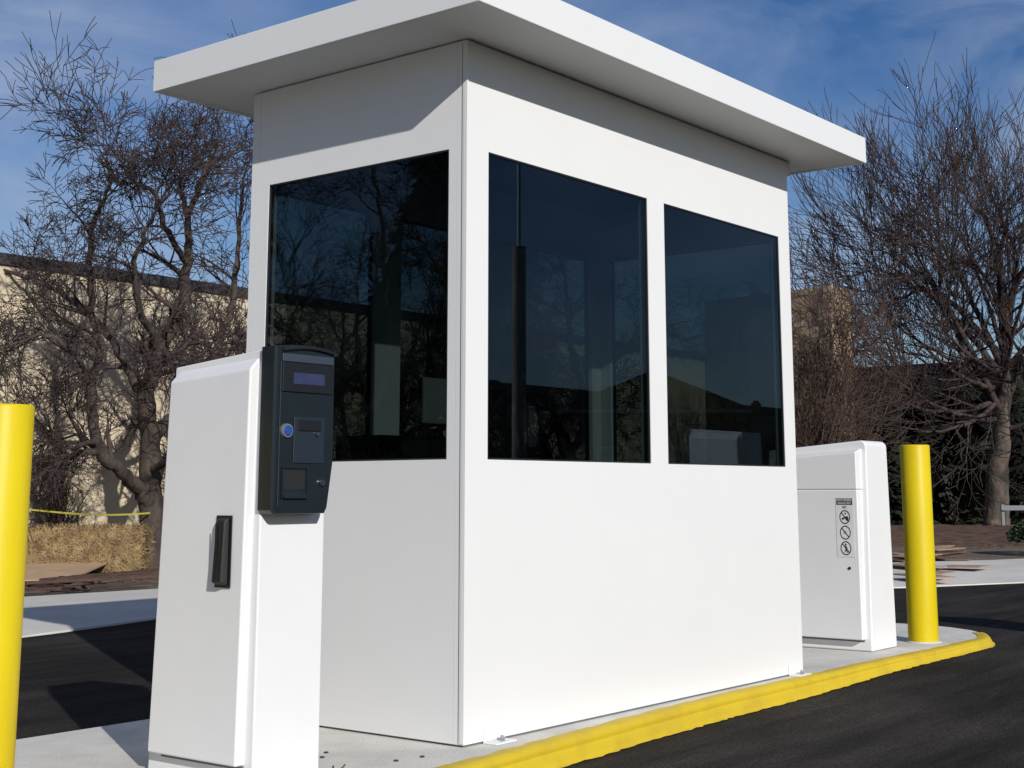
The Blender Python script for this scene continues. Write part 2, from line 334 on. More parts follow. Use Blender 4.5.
# interior fittings
MB().box(T+.003, .86, D-T-.42, D-T-.003, .93, .965).box(T+.003, .45, T+.01, D-T-.43, .93, .965).build('counter', M['counter'], booth, bevel=.004)
mon = tag(empty('monitor', (.98, 1.02, .97)), 'pale flat screen monitor standing inside the booth', 'monitor')
MB().box(-.15, .13, -.03, -.012, .20, .40).build('screen_back', M['fasciaw'], mon, bevel=.006)
MB().box(-.03, .03, -.025, -.008, .012, .22).box(-.10, .10, -.08, .06, .0, .012).build('stand', M['dblack'], mon, bevel=.003)
desk = tag(empty('cash_drawer', (.60, .93, .966)), 'black cash drawer box on the counter inside the booth', 'cash drawer')
MB().box(-.20, .20, -.14, .12, .0, .10).build('case', M['dblack'], desk, bevel=.006)
MB().box(-.19, .19, -.147, -.141, .012, .085).build('drawer_front', M['counter'], desk)
mon.location = (.98, 1.00, .966)
MB().box(.87, 1.45, D-T-.40, D-T-.004, .90, .93).build('shelf', M['counter'], booth, bevel=.003)
mon.location = (.98, .98, .932)

# ------------------------------------------------------------------ card reader kiosk (left)
def kiosk(loc, label, group=None):
    k = tag(empty('ticket_kiosk', loc), label, 'kiosk', group)
    bx0, bx1, by0, by1, hz = -.866, -.605, .048, .47, 1.257
    X = -.735; Y = .26
    ox = (X, Y, 0)
    def b(m, name, mt, par=k, bev=.003, seg=2):
        return m.build(name, mt, par, bevel=bev, seg=seg, org=(X, Y, 0))
    bo_ = MB(); bo_.add([(bx0, by0, .002), (bx1, by0, .002), (bx1, .53, .002), (bx0, .53, .002), (bx0, by0, 1.266), (bx1, by0, 1.266), (bx1, .47, 1.232), (bx0, .47, 1.232)], [(3, 2, 1, 0), (4, 5, 6, 7), (0, 1, 5, 4), (1, 2, 6, 5), (2, 3, 7, 6), (3, 0, 4, 7)])
    b(bo_, 'body', M['cabinet'], bev=.006, seg=3)
    dr = MB(); vs = [(-.899, .086, .062), (-.856, .086, .062), (-.856, .492, .062), (-.899, .492, .062), (-.899, .072, 1.205), (-.856, .072, 1.250), (-.856, .452, 1.226), (-.899, .452, 1.182)]
    dr.add(vs, [(3, 2, 1, 0), (4, 5, 6, 7), (0, 1, 5, 4), (1, 2, 6, 5), (2, 3, 7, 6), (3, 0, 4, 7)])
    door = b(dr, 'door', M['cabinet'], bev=.007, seg=3)
    hd = MB(); hd.box(-.9045, -.9012, .128, .198, .562, .772); hdl = b(hd, 'handle', M['dblack'], door, .001)
    hh = MB()
    ys = [.134, .150, .176, .192]
    hh.add([(-.905, .136, .568), (-.905, .190, .568), (-.905, .190, .766), (-.905, .136, .766), (-.930, .140, .578), (-.930, .182, .578), (-.922, .178, .757), (-.922, .142, .757)],
           [(0, 1, 2, 3), (7, 6, 5, 4), (0, 4, 5, 1), (1, 5, 6, 2), (2, 6, 7, 3), (3, 7, 4, 0)])
    b(hh, 'grip', M['gasket'], hdl, .004)
    b(MB().box(-.9312, -.9295, .150, .154, .585, .750).box(-.9312, -.9295, .166, .170, .585, .750), 'grip_ridge', M['dblack'], hdl, 0)
    b(MB().box(bx0-.004, bx0-.0005, .085, .46, .050, .060), 'door_gap', M['seam'], door, 0)
    # reader unit
    x0, x1, yf, yb = -.878, -.634, -.016, .047
    z0, z1 = .776, 1.280
    def outline(inset, yb_):
        pts = [(x0+inset, z0+.012+inset*.2), (x0+.012+inset, z0+inset*.2), (x1-.030-inset, z0+inset*.2), (x1-.020-inset, z0+.018), (x1-inset, z0+.15)]
        nA = 10
        for i in range(nA+1):
            t = i/nA; x = (x1-inset)+((x0+inset)-(x1-inset))*t
            pts.append((x, z1-.018-inset*.3+.018*math.sin(math.pi*(.15+.7*t))))
        return pts
    o1 = outline(0, 0); o2 = outline(.006, 0); nn = len(o1)
    un = MB(); vs = [(x, yb, z) for x, z in o1]+[(x, yf+.008, z) for x, z in o1]+[(x, yf, z) for x, z in o2]
    un.add(vs, [tuple(range(nn))]+[tuple(range(3*nn-1, 2*nn-1, -1))]+[(r*nn+i, r*nn+nn+i, r*nn+nn+(i+1) % nn, r*nn+(i+1) % nn) for r in range(2) for i in range(nn)])
    un = un.build('reader_unit', M['device'], k, org=ox)
    # hood lip arching over the display
    hd2 = MB(); nA = 14; vs = []
    for i in range(nA+1):
        t = i/nA; x = x0+.022+(x1-x0-.026)*t; zc = 1.254+.017*math.sin(math.pi*(.1+.8*t))
        vs += [(x, yf-.0005, zc-.004), (x, yf-.012, zc-.003), (x, yf-.012, zc+.002), (x, yf-.0005, zc+.008)]
    hd2.add(vs, [(4*i+j, 4*i+(j+1) % 4, 4*i+4+(j+1) % 4, 4*i+4+j) for i in range(nA) for j in range(4)]+[(3, 2, 1, 0), tuple(4*nA+j for j in range(4))])
    hd2.build('hood', M['dblack'], un, org=ox)
    def face(m, name, mt, par=un, bev=.0015): return m.build(name, mt, par, bevel=bev, org=ox)
    face(MB().box(x0+.024, x1-.012, yf-.004, yf-.0005, 1.226, 1.250), 'top_band', M['hood'])
    sc = face(MB().box(x0+.024, x1-.012, yf-.006, yf-.0005, 1.136, 1.222), 'display', M['dblack'])
    face(MB().box(x0+.066, x1-.052, yf-.0075, yf-.0062, 1.160, 1.194), 'screen', M['lcd'], sc)
    face(MB().box(x0+.018, x0+.022, yf-.003, yf-.0005, .80, 1.225), 'side_rib', M['device2'])
    pl_ = face(MB().box(x0+.075, x1-.045, yf-.004, yf-.0005, .925, 1.062), 'reader_plate', M['device2'], bev=.003)
    face(MB().box(x0+.092, x1-.062, yf-.0085, yf-.0072, 1.022, 1.054), 'card_slot', M['dblack'], pl_)
    face(MB().cyl((x1-.078, yf-.008, 1.014), (x1-.078, yf-.012, 1.014), .006), 'indicator', M['chrome'], pl_, 0)
    bt = face(MB().cyl((x0+.046, yf-.0005, 1.020), (x0+.046, yf-.010, 1.020), .022, .020, 20), 'push_button', M['steel'], un, 0)
    face(MB().cyl((x0+.046, yf-.0102, 1.020), (x0+.046, yf-.016, 1.020), .0165, .013, 20), 'button_cap', M['blue'], bt, 0)
    mo = face(MB().box(x0+.030, x0+.036, yf-.007, yf-.0005, .822, .915).box(x0+.128, x0+.134, yf-.007, yf-.0005, .822, .915).box(x0+.036, x0+.128, yf-.007, yf-.0005, .909, .915).add(
        [(x0+.036, yf-.0005, .845), (x0+.128, yf-.0005, .845), (x0+.128, yf-.012, .822), (x0+.036, yf-.012, .822)], [(0, 1, 2, 3)]), 'ticket_mouth', M['device'], un, 0)
    face(MB().box(x0+.0365, x0+.1275, yf-.0015, yf-.0005, .846, .9085), 'ticket_slot', M['gasket'], mo, 0)
    face(MB().cyl((x1-.050, yf-.0005, .868), (x1-.050, yf-.008, .868), .011, .010, 16), 'key_lock', M['chrome'], un, 0)
    k.location = (X+loc[0], Y+loc[1], loc[2])
    return k
kA = kiosk((0, 0, 0), 'tall white cabinet with dark ticket reader and black door handle in front of booth')

# ------------------------------------------------------------------ gate cabinet (right)
g = tag(empty('gate_cabinet', (3.58, .4, 0)), 'low white cabinet with warning label standing on the island behind the booth', 'cabinet'); go = (3.58, .4, 0)
body = MB(); prf = []
yb0, yb1, hz, rr = .104, .70, 1.108, .035
prf = [(yb1, .002), (yb0-.006, .002), (yb0, hz-rr)]
for i in range(1, 7):
    a = math.pi/2*i/6; prf.append((yb0+rr-rr*math.cos(a), hz-rr+rr*math.sin(a)))
prf.append((yb1, hz-.045))
nn = len(prf); body.add([(3.40+.035*z/1.1, y, z) for y, z in prf]+[(3.715-.012*z, y, z) for y, z in prf], [tuple(range(nn)), tuple(range(2*nn-1, nn-1, -1))]+[(i, nn+i, nn+(i+1) % nn, (i+1) % nn) for i in range(nn)])
bm_ = body.build('body', M['cabinet'], g, bevel=.010, seg=3, org=go)
d1 = MB().box(3.357, 3.43, .131, .66, .062, .8442).build('door', M['cabinet'], g, bevel=.007, seg=4, org=go)
up_ = MB(); up_.add([(3.357, .131, .8448), (3.44, .131, .8448), (3.44, .66, .8448), (3.357, .66, .8448), (3.357, .131, 1.045), (3.44, .131, 1.066), (3.44, .66, 1.035), (3.357, .66, 1.012)], [(3, 2, 1, 0), (4, 5, 6, 7), (0, 1, 5, 4), (1, 2, 6, 5), (2, 3, 7, 6), (3, 0, 4, 7)])
up_.build('upper_panel', M['cabinet'], g, bevel=.007, seg=4, org=go)
MB().box(3.3995, 3.3996, .14, .65, .05, .060).build('door_gap', M['seam'], g, org=go)
# label with lettering and three prohibition signs
lab = MB().box(3.3556, 3.3567, .175, .318, .455, .822).build('label', M['label'], g, org=go)
def text(s, size, cy, cz, mt, x=3.3550, off=.0006):
    cu = bpy.data.curves.new('t', 'FONT'); cu.body = s; cu.size = size; cu.align_x = 'CENTER'; cu.align_y = 'CENTER'; cu.offset = off; cu.resolution_u = 2
    ob = bpy.data.objects.new('t', cu); C.objects.link(ob); bpy.context.view_layer.update()
    me = bpy.data.meshes.new_from_object(ob.evaluated_get(bpy.context.evaluated_depsgraph_get())); bpy.data.objects.remove(ob)
    mtx = Matrix(((0, 0, -1), (-1, 0, 0), (0, 1, 0)))       # text x -> -Y, text y -> Z, facing -X
    vs = [mtx @ v.co + Vector((x, cy, cz)) for v in me.vertices]
    return vs, [tuple(p.vertices) for p in me.polygons]
hd = MB().box(3.3551, 3.3554, .182, .311, .775, .815).build('label_heading', M['ink'], lab, org=go)
tm = MB()
for s, z, sz in (('MOTORIZED', .804, .021), ('VEHICLES ONLY', .785, .0155)):
    v, f = text(s, sz, .2465, z, M['ink'], 3.3548, .0003); tm.add(v, f)
tm.build('lettering', M['label'], lab, org=go)
v, f = text('NO', .022, .2465, .760, M['ink']); sm = MB().add(v, f)
def ring(m, cy, cz, r, t, n=28):
    vs = []
    for i in range(n):
        a = 2*math.pi*i/n; vs += [(3.3550, cy+r*math.cos(a), cz+r*math.sin(a)), (3.3550, cy+(r-t)*math.cos(a), cz+(r-t)*math.sin(a))]
    m.add(vs, [(2*i, 2*((i+1) % n), 2*((i+1) % n)+1, 2*i+1) for i in range(n)])
def bar(m, cy, cz, a0, b0, a1, b1, t, x=3.3550):
    d = Vector((a1-a0, b1-b0)).normalized(); nx, nz_ = -d.y*t/2, d.x*t/2
    m.add([(x, cy+a0+nx, cz+b0+nz_), (x, cy+a1+nx, cz+b1+nz_), (x, cy+a1-nx, cz+b1-nz_), (x, cy+a0-nx, cz+b0-nz_)], [(0, 1, 2, 3)])
def disc(m, cy, cz, r): m.add([(3.3549, cy+r*math.cos(t*math.pi/5), cz+r*math.sin(t*math.pi/5)) for t in range(10)], [tuple(range(10))])
cy = .2465; rr = .043
for cz in (.700, .605, .510):
    ring(sm, cy, cz, rr, .007); bar(sm, cy, cz, .029, .029, -.029, -.029, .007)
bar(sm, cy, .700, .02, -.012, -.022, .004, .009); disc(sm, cy-.018, .690, .013); disc(sm, cy+.016, .690, .008)
disc(sm, cy-.004, .722, .006)
bar(sm, cy, .605, .016, -.008, -.010, .010, .004); bar(sm, cy, .605, -.012, -.014, .012, .006, .003)
disc(sm, cy, .532, .007); bar(sm, cy, .510, 0, .014, 0, -.006, .010); bar(sm, cy, .510, 0, -.006, .012, -.028, .006); bar(sm, cy, .510, 0, -.006, -.012, -.028, .006); bar(sm, cy, .510, 0, .008, -.014, -.002, .004)
sm.build('prohibition_signs', M['ink'], lab, org=go)
# shrink the label and everything on it to its real size
def shrink(ob):
    for v in ob.data.vertices:
        v.co.y = (v.co.y+go[1]-.2465)*.72+.206-go[1]; v.co.z = (v.co.z-.64)*.86+.648
    for c_ in ob.children: shrink(c_)
shrink(lab)
MB().cyl((3.357, .190, .432), (3.353, .190, .432), .008, .008, 14).build('key_lock', M['dblack'], d1, org=go)

# ------------------------------------------------------------------ bollards
def bollard(x, y, label):
    b = tag(empty('bollard', (x, y, 0)), label, 'bollard', 'yellow bollards on the traffic island')
    r = .0835
    MB().lathe([(r+.001, .004), (r, .02), (r, 1.089), (r-.002, 1.094), (r-.006, 1.0965), (r-.03, 1.0975), (.0001, 1.098)], n=48).build('sleeve', M['yellow'], b)
    MB().lathe([(r+.016, .0008), (r+.014, .005), (r+.0012, .008)], n=40).build('base_grout', M['conc'], b)
    return b
bollard(4.048, .088, 'yellow bollard standing beside the low white cabinet at the island tip')
bollard(-1.362, .62, 'yellow bollard beside the tall kiosk, cut by the left picture edge')

# little things lying on the island
random.seed(3)
tw = MB(); c0 = Vector((-.535, .03, .006))
pts = [c0+Vector((-.03, .012, .0)), c0, c0+Vector((.012, -.02, .004))]
for a, b in ((c0+Vector((-.05, .03, 0)), c0), (c0, c0+Vector((.02, -.03, .002))), (c0, c0+Vector((.028, .008, .012))), (c0+Vector((-.02, .012, 0)), c0+Vector((.0, .03, .01)))): tw.cyl(a, b, .004, .003, 5)
tag(tw.build('dry_twig', M['board'], org=c0), 'small reddish twig lying on the concrete beside the tall kiosk', 'twig')
for i, (x, y) in enumerate(((-.40, .25), (-.335, .30), (-.30, .02), (-.20, -.0))):
    tag(MB().cyl((0, 0, .0005), (0, 0, .0045), .008, .007, 8).build('anchor_plug', M['gasket']), 'dark anchor plug in the island concrete near the booth corner', 'anchor plug', 'anchor plugs in the concrete').location = (x, y, 0)

# ------------------------------------------------------------------ buildings beyond
b1 = tag(empty('stucco_building', (0, 12.6, 0)), 'long low beige stucco building with a dark roof edge behind the bare trees', 'building')
MB().box(-45, 23.3, 0, 9, -.1, 3.635).build('wall', M['stucco'], b1)
MB().box(-45.1, 23.4, -.04, 9.1, 3.637, 3.78).build('coping', M['coping'], b1)
b2 = tag(empty('stone_wall', (22.5, 9.42, 0)), 'tall stone wing wall rising at the right end of the beige building', 'wall')
ww = MB(); random.seed(8)
ww.add([(-.3, 0, -.1), (.5, 0, -.1), (.75, 3.15, -.1), (.05, 3.15, -.1), (-.3, 0, 4.95), (.5, 0, 4.95), (.75, 3.15, 4.93), (.05, 3.15, 4.93)], [(3, 2, 1, 0), (4, 5, 6, 7), (0, 1, 5, 4), (1, 2, 6, 5), (2, 3, 7, 6), (3, 0, 4, 7)])
ww.build('wall', M['stone'], b2)
q = MB()
for i in range(14):
    e = .10 if i % 2 else .22
    q.box(-.36, .56, -.06, e, i*.355, i*.355+.34)
q.build('quoins', M['stone'], b2)
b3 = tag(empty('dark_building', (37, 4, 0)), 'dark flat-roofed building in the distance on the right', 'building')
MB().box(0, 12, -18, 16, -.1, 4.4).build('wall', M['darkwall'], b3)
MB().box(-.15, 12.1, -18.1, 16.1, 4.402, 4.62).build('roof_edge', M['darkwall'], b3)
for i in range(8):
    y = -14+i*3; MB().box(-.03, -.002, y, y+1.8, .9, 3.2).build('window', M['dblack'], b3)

# ------------------------------------------------------------------ bare trees
def tube_mesh(name, lines, mt, parent, sides):
    V = []; F = []; o = 0
    for pts, rad in lines:
        n = len(pts)
        if n < 2: continue
        p = np.array(pts); r = np.array(rad); ns = sides(rad[0])
        t = np.gradient(p, axis=0); t /= np.linalg.norm(t, axis=1)[:, None]+1e-9
        ref = np.array([.31, .77, .55]); a = np.cross(t, ref); a /= np.linalg.norm(a, axis=1)[:, None]+1e-9; b = np.cross(t, a)
        ang = np.arange(ns)*2*np.pi/ns
        ring_ = p[:, None, :]+r[:, None, None]*(np.cos(ang)[None, :, None]*a[:, None, :]+np.sin(ang)[None, :, None]*b[:, None, :])
        V.append(ring_.reshape(-1, 3))
        i = np.arange(n-1)[:, None]*ns; j = np.arange(ns)[None, :]; j2 = (j+1) % ns
        F.append((np.stack([i+j, i+j2, i+ns+j2, i+ns+j], axis=2)+o).reshape(-1, 4)); o += n*ns
    V = np.concatenate(V); F = np.concatenate(F)
    me = bpy.data.meshes.new(name); me.vertices.add(len(V)); me.vertices.foreach_set('co', V.ravel())
    me.loops.add(F.size); me.loops.foreach_set('vertex_index', F.ravel().astype(np.int32))
    me.polygons.add(len(F)); me.polygons.foreach_set('loop_start', (np.arange(len(F))*4).astype(np.int32))
    me.polygons.foreach_set('loop_total', np.full(len(F), 4, np.int32)); me.polygons.foreach_set('use_smooth', np.ones(len(F), bool))
    me.update(calc_edges=True); me.materials.append(mt)
    ob = bpy.data.objects.new(name, me); C.objects.link(ob); ob.parent = parent
    return ob

def grow(lines, rng, p, d, Ln, r, lvl, maxl, kids, up, wob, ratio, minr, spread):
    n = max(3, min(9, int(Ln/.16)+2)); seg = Ln/n; pts = [p.copy()]; rad = [r]; dirs = [d.copy()]
    cur = p.copy(); dd = d.copy()
    for i in range(n):
        dd = dd+rng.normal(0, wob, 3)+np.array([0, 0, up]); dd /= np.linalg.norm(dd)
        cur = cur+dd*seg; pts.append(cur.copy()); dirs.append(dd.copy()); rad.append(max(minr, r*(1-.62*(i+1)/n)))
    lines.append((pts, rad))
    if lvl >= maxl: return
    k = kids[min(lvl, len(kids)-1)]; k = k+rng.integers(-1, 2) if k > 2 else k
    for c in range(k):
        t = rng.uniform(.22, 1.0) if c else 1.0; i = min(n, max(1, int(round(t*n))))
        d0 = dirs[i]; ax = np.cross(d0, rng.normal(0, 1, 3)); ax /= np.linalg.norm(ax)+1e-9
        an = rng.uniform(*spread)*(0.55 if c == 0 else 1)
        nd = d0*math.cos(an)+np.cross(ax, d0)*math.sin(an)
        grow(lines, rng, pts[i], nd/np.linalg.norm(nd), Ln*ratio*rng.uniform(.65, 1.2), max(minr, rad[i]*rng.uniform(.5, .72)), lvl+1, maxl, kids, up, wob, ratio, minr, spread)

def smooth_path(ctrl, rads, n=5, seed=0, jit=.02):
    rg = np.random.default_rng(seed); pts = []; rad = []; c = [np.array(x, float) for x in ctrl]
    for i in range(len(c)-1):
        p0 = c[max(0, i-1)]; p1 = c[i]; p2 = c[i+1]; p3 = c[min(len(c)-1, i+2)]
        for k in range(n):
            t = k/n; q = .5*((2*p1)+(-p0+p2)*t+(2*p0-5*p1+4*p2-p3)*t*t+(-p0+3*p1-3*p2+p3)*t**3)
            pts.append(q+rg.normal(0, jit, 3)*(0 if i+k == 0 else 1)); rad.append(rads[i]+(rads[i+1]-rads[i])*t)
    pts.append(c[-1]); rad.append(rads[-1]); return pts, rad

def make_tree(name, base, limbs, seed, label, cat, mt_t, mt_c, group=None, maxl=3, kids=(5, 5, 4), up=.03, wob=.16, ratio=.62, L0=1.1, minr=.004, spread=(.4, 1.1), per=8, mt_l=None):
    root = tag(empty(name, base), label, cat, group); rng = np.random.default_rng(seed); b = np.array(base, float)
    trunk = []; tw = []; lb_ = []
    for li, (ctrl, rads) in enumerate(limbs):
        pts, rad = smooth_path([np.array(c)-b for c in ctrl], rads, 6, seed+li, .012)
        N_ = len(pts)
        if li == 0: c_ = max(4, int(N_*.55)); trunk.append((pts[:c_], rad[:c_])); lb_.append((pts[c_-1:], rad[c_-1:]))
        else: lb_.append((pts, rad))
        st = int(N_*(.45 if li == 0 else .18))
        for k in range(per):
            i = rng.integers(st, N_-1) if k > 1 else N_-1
            i = min(i, N_-1); t = np.array(pts[i])-np.array(pts[i-1]); t /= np.linalg.norm(t)+1e-9
            ax = np.cross(t, rng.normal(0, 1, 3)); ax /= np.linalg.norm(ax)+1e-9; an = rng.uniform(.35, 1.25) if k > 1 else rng.uniform(.0, .5)
            nd = t*math.cos(an)+ax*math.sin(an); nd /= np.linalg.norm(nd)
            grow(tw, rng, np.array(pts[i]), nd, L0*rng.uniform(.7, 1.25), max(minr, rad[i]*rng.uniform(.4, .65)), 0, maxl, kids, up, wob, ratio, minr, spread)
    tube_mesh('trunk', trunk, mt_t, root, lambda r: 10)
    tube_mesh('branches', lb_, mt_l or mt_t, root, lambda r: 9)
    tube_mesh('crown', tw, mt_c, root, lambda r: 5 if r > .02 else 3)
    return root

def A(u, v, d): return np.array(P(u, v, d))
# left tree in front of the stucco wall
t0 = A(158, 564, 16.6); t0[2] = -.03
limbs = [
 ([t0, A(155, 530, 16.6), A(150, 495, 16.6), A(149, 440, 16.5), A(147, 390, 16.4), A(160, 350, 16.3), A(176, 318, 16.3), A(186, 270, 16.3), A(188, 225, 16.2), A(180, 185, 16.1)], [.20, .155, .145, .115, .10, .085, .07, .055, .04, .018]),
 ([A(152, 505, 16.6), A(138, 488, 16.4), A(120, 470, 16.1), A(100, 452, 15.8), A(94, 420, 15.7), A(91, 380, 15.7), A(100, 350, 15.7), A(90, 300, 15.7), A(92, 230, 15.6), A(101, 205, 15.5), A(116, 170, 15.5)], [.10, .085, .075, .07, .06, .052, .046, .04, .034, .024, .012]),
 ([A(149, 445, 16.5), A(165, 425, 16.9), A(190, 395, 17.2), A(215, 352, 17.4), A(232, 300, 17.5), A(238, 240, 17.6), A(246, 170, 17.6)], [.075, .066, .06, .05, .04, .028, .012]),
 ([A(147, 400, 16.4), A(128, 370, 16.7), A(108, 335, 17.0), A(70, 300, 17.2), A(40, 282, 17.3), A(5, 270, 17.4), A(-30, 262, 17.5)], [.06, .05, .042, .034, .026, .018, .01]),
 ([A(100, 452, 15.8), A(82, 452, 15.6), A(62, 455, 16.0), A(42, 430, 16.3), A(20, 400, 16.5)], [.045, .038, .03, .02, .01]),
 ([A(186, 262, 16.3), A(165, 225, 15.9), A(150, 190, 15.7), A(116, 180, 15.5), A(100, 158, 15.4)], [.04, .034, .026, .018, .009]),
 ([A(188, 215, 16.2), A(205, 175, 16.5), A(211, 160, 16.7), A(222, 138, 16.8)], [.036, .028, .02, .01]),
 ([A(160, 352, 16.3), A(140, 310, 15.8), A(135, 262, 15.6), A(150, 220, 15.5), A(172, 185, 15.4)], [.05, .04, .03, .02, .01]),
 ([A(91, 385, 15.7), A(70, 350, 15.4), A(45, 335, 15.2), A(15, 345, 15.1), A(-20, 352, 15)], [.035, .03, .024, .016, .009]),
 ([A(150, 470, 16.5), A(185, 450, 15.9), A(215, 415, 15.5), A(235, 360, 15.3), A(262, 320, 15.2)], [.05, .042, .034, .024, .012]),
]
treeL = make_tree('bare_tree', tuple(t0), limbs, 11, 'gnarled leafless tree with forked trunk in front of the beige wall, left of the booth', 'tree', M['bark'], M['twig'], maxl=3, kids=(5, 4, 4), up=.0, wob=.12, L0=.62, ratio=.66, per=14, minr=.0042)
# right tree
t1 = A(997, 530, 30.5); t1[2] = -.02
limbsR = [([t1, A(997, 505, 30.5), A(998, 470, 30.5), A(1001, 435, 30.5), A(1004, 390, 30.5), A(1006, 330, 30.5), A(1000, 260, 30.5), A(1004, 235, 30.4), A(1000, 200, 30.3)], [.32, .26, .235, .20, .13, .09, .065, .04, .015])]
ends = [((885, 165), 30), ((880, 205), 31.5), ((868, 255), 30), ((872, 315), 29), ((910, 140), 29), ((935, 130), 31), ((960, 125), 30), ((990, 120), 29), ((1030, 110), 31), ((1060, 130), 30), ((1090, 170), 30), ((1110, 230), 31), ((880, 350), 30), ((905, 385), 29), ((930, 180), 32.5), ((915, 240), 28.4), ((960, 160), 28), ((1045, 150), 28), ((1110, 320), 29), ((925, 300), 31.5), ((900, 275), 29.2), ((1000, 150), 31.8)]
rg = random.Random(5)
for i, ((u, v), d) in enumerate(ends):
    s = rg.uniform(310, 425); sx = 1001+rg.uniform(-3, 6)
    if v > 260: s = rg.uniform(385, 430)
    p0 = A(sx, s, 30.5); p3 = A(u-4, v+(95 if v < 200 else 42), d); m1 = p0*.70+p3*.30; m2 = p0*.35+p3*.65
    bow = -.28 if v > 230 else rg.uniform(.05, .35); m1[2] += bow; m2[2] += bow*1.1
    r0 = rg.uniform(.055, .085); limbsR.append(([p0, m1, m2, p3], [r0, r0*.75, r0*.5, .012]))
    for k in range(1, 2):                                       # forks
        f0 = (m1 if k == 0 else m2); e_ = p3+np.array([rg.uniform(-.9, .9), rg.uniform(-1.1, 1.1), rg.uniform(-.9, .9)])
        limbsR.append(([f0, f0*.5+e_*.5+np.array([0, 0, -.12]), e_], [r0*.45, r0*.3, .010]))
treeR = make_tree('bare_tree', tuple(t1), limbsR, 23, 'large leafless tree with dense fan of dark branches on the right edge', 'tree', M['bark_dappled'], M['twig'], maxl=2, kids=(5, 4), up=.045, wob=.075, L0=1.45, ratio=.66, per=8, minr=.0068, spread=(.25, .7), mt_l=M['twig'])
# reuse: copies further along and out of frame to the left, seen through / in the booth glass
gname = 'bare trees along the beige wall'
for i, (x, y, rz, sc, lb) in enumerate([(11.5, 11.2, 2.2, 1.0, 'bare tree behind the booth, seen dimly through its side window'), (15.2, 10.6, 4.0, 1.05, 'bare tree behind the booth near the stone wing wall'),
        (1.75, 12.0, .9, .85, 'bare tree whose thin branches reach in at the upper left edge'), (-9, 9.5, 3.1, 1.1, 'bare tree reflected in the left booth window')]):
    dup(treeL, (x, y, -.03), rz, sc, lb)

# twiggy shrubs
def shrub_proto(seed, name, label, loc, h, group, mt, nst=16, per=4):
    rng = np.random.default_rng(seed); limbs = []; b = np.array(loc, float)
    for i in range(nst):
        a = rng.uniform(0, 6.28); s = rng.uniform(.1, .42)*h
        p1 = b+np.array([math.cos(a)*s*.3, math.sin(a)*s*.3, h*.4]); p2 = b+np.array([math.cos(a)*s, math.sin(a)*s, h*rng.uniform(.7, 1)])
        limbs.append(([b+rng.normal(0, .05, 3)*np.array([1, 1, 0]), p1, p2], [.03, .02, .008]))
    return make_tree(name, loc, limbs, seed, label, 'shrub', mt, mt, group, maxl=2, kids=(5, 4), up=.06, wob=.14, L0=h*.22, ratio=.65, per=per+2, minr=.006)
sg = 'tall twiggy shrubs beyond the road'
def G(u, d):
    p = A(u, 491, d); return (p[0], p[1], -.02)
s1 = shrub_proto(31, 'twiggy_shrub', 'reddish brown twiggy shrub in front of the stone wing wall', G(812, 25.5), 3.7, sg, M['twig_red'])
dup(s1, G(845, 26.2), 1.7, .82, 'reddish brown twiggy shrub at the corner of the stone wing wall')
dup(s1, G(215, 18.4), .6, .75, 'brown twiggy shrub against the beige wall just left of the booth')
dup(s1, G(62, 17.3), 3.6, .32, 'small dark twiggy shrub behind the straw bale')
for i_, (u_, d_, r_) in enumerate(((292, 20.5, .4), (345, 22, 1.9), (405, 23, 3.0), (460, 25, 5.1))):
    dup(s1, G(u_, d_), r_, .62+.05*i_, 'brown twiggy shrub along the beige wall, seen only through the booth glass')['group'] = 'shrubs behind the booth glass'

# ------------------------------------------------------------------ straw bale, boards, tape
rng = random.Random(2)
cb = P(88, 570, 15.2); bale = MB(); Lb, Wb, Hb = .62, .24, .48
ry = -YAW
mtx = Matrix.Rotation(-YAW+R(3), 4, 'Z')
nx, nz_ = 26, 12; core = MB().box(-Lb+.02, Lb-.02, -Wb+.02, Wb-.02, 0, Hb-.02)
bo = empty('straw_bale', (cb.x, cb.y, -.01), 0); tag(bo, 'golden straw bale on the dirt beside the left tree', 'straw bale')
bo.rotation_euler = (0, 0, -YAW+R(3))
core.build('core', M['straw'], bo, bevel=.03, seg=3)
sl = MB()
def blade(c, d, n_, l, wd):
    d = d.normalized(); s = d.cross(n_).normalized()*wd/2; sl.add([c-d*l/2-s, c-d*l/2+s, c+d*l/2+s+n_*.006, c+d*l/2-s+n_*.006], [(0, 1, 2, 3)])
for i in range(5200):
    f = rng.random()
    if f < .55: c = Vector((rng.uniform(-Lb, Lb), -Wb+.015, rng.uniform(0, Hb))); n_ = Vector((0, -1, 0))
    elif f < .8: c = Vector((rng.uniform(-Lb, Lb), rng.uniform(-Wb, Wb), Hb-.012)); n_ = Vector((0, 0, 1))
    else:
        sg_ = rng.choice((-1, 1)); c = Vector((sg_*(Lb-.012), rng.uniform(-Wb, Wb), rng.uniform(0, Hb))); n_ = Vector((sg_, 0, 0))
    # rounded corners
    q_ = abs(c.x)/Lb
    if q_ > .9 and n_.z > .5: c.z -= (q_-.9)*.5
    d = Vector((rng.gauss(0, 1), rng.gauss(0, 1), rng.gauss(0, 1.3))); d -= n_*d.dot(n_)*.75; c += n_*rng.uniform(0, .03)
    blade(c, d, n_, rng.uniform(.04, .13), rng.uniform(.004, .009))
sl.build('straw', M['straw'], bo)
MB().box(-Lb+.0, Lb-.0, -Wb-.004, -Wb+.0, Hb*.33, Hb*.33+.008).box(-Lb+.0, Lb-.0, -Wb-.004, -Wb+.0, Hb*.68, Hb*.68+.008).build('twine', M['board'], bo)

def ground(u, v, z=0):
    d = (r2*((u-U0)/FPX)+u2*(-(v-V0)/FPX)+fwd); t = (z-CAM.z)/d.z; return CAM+d*t
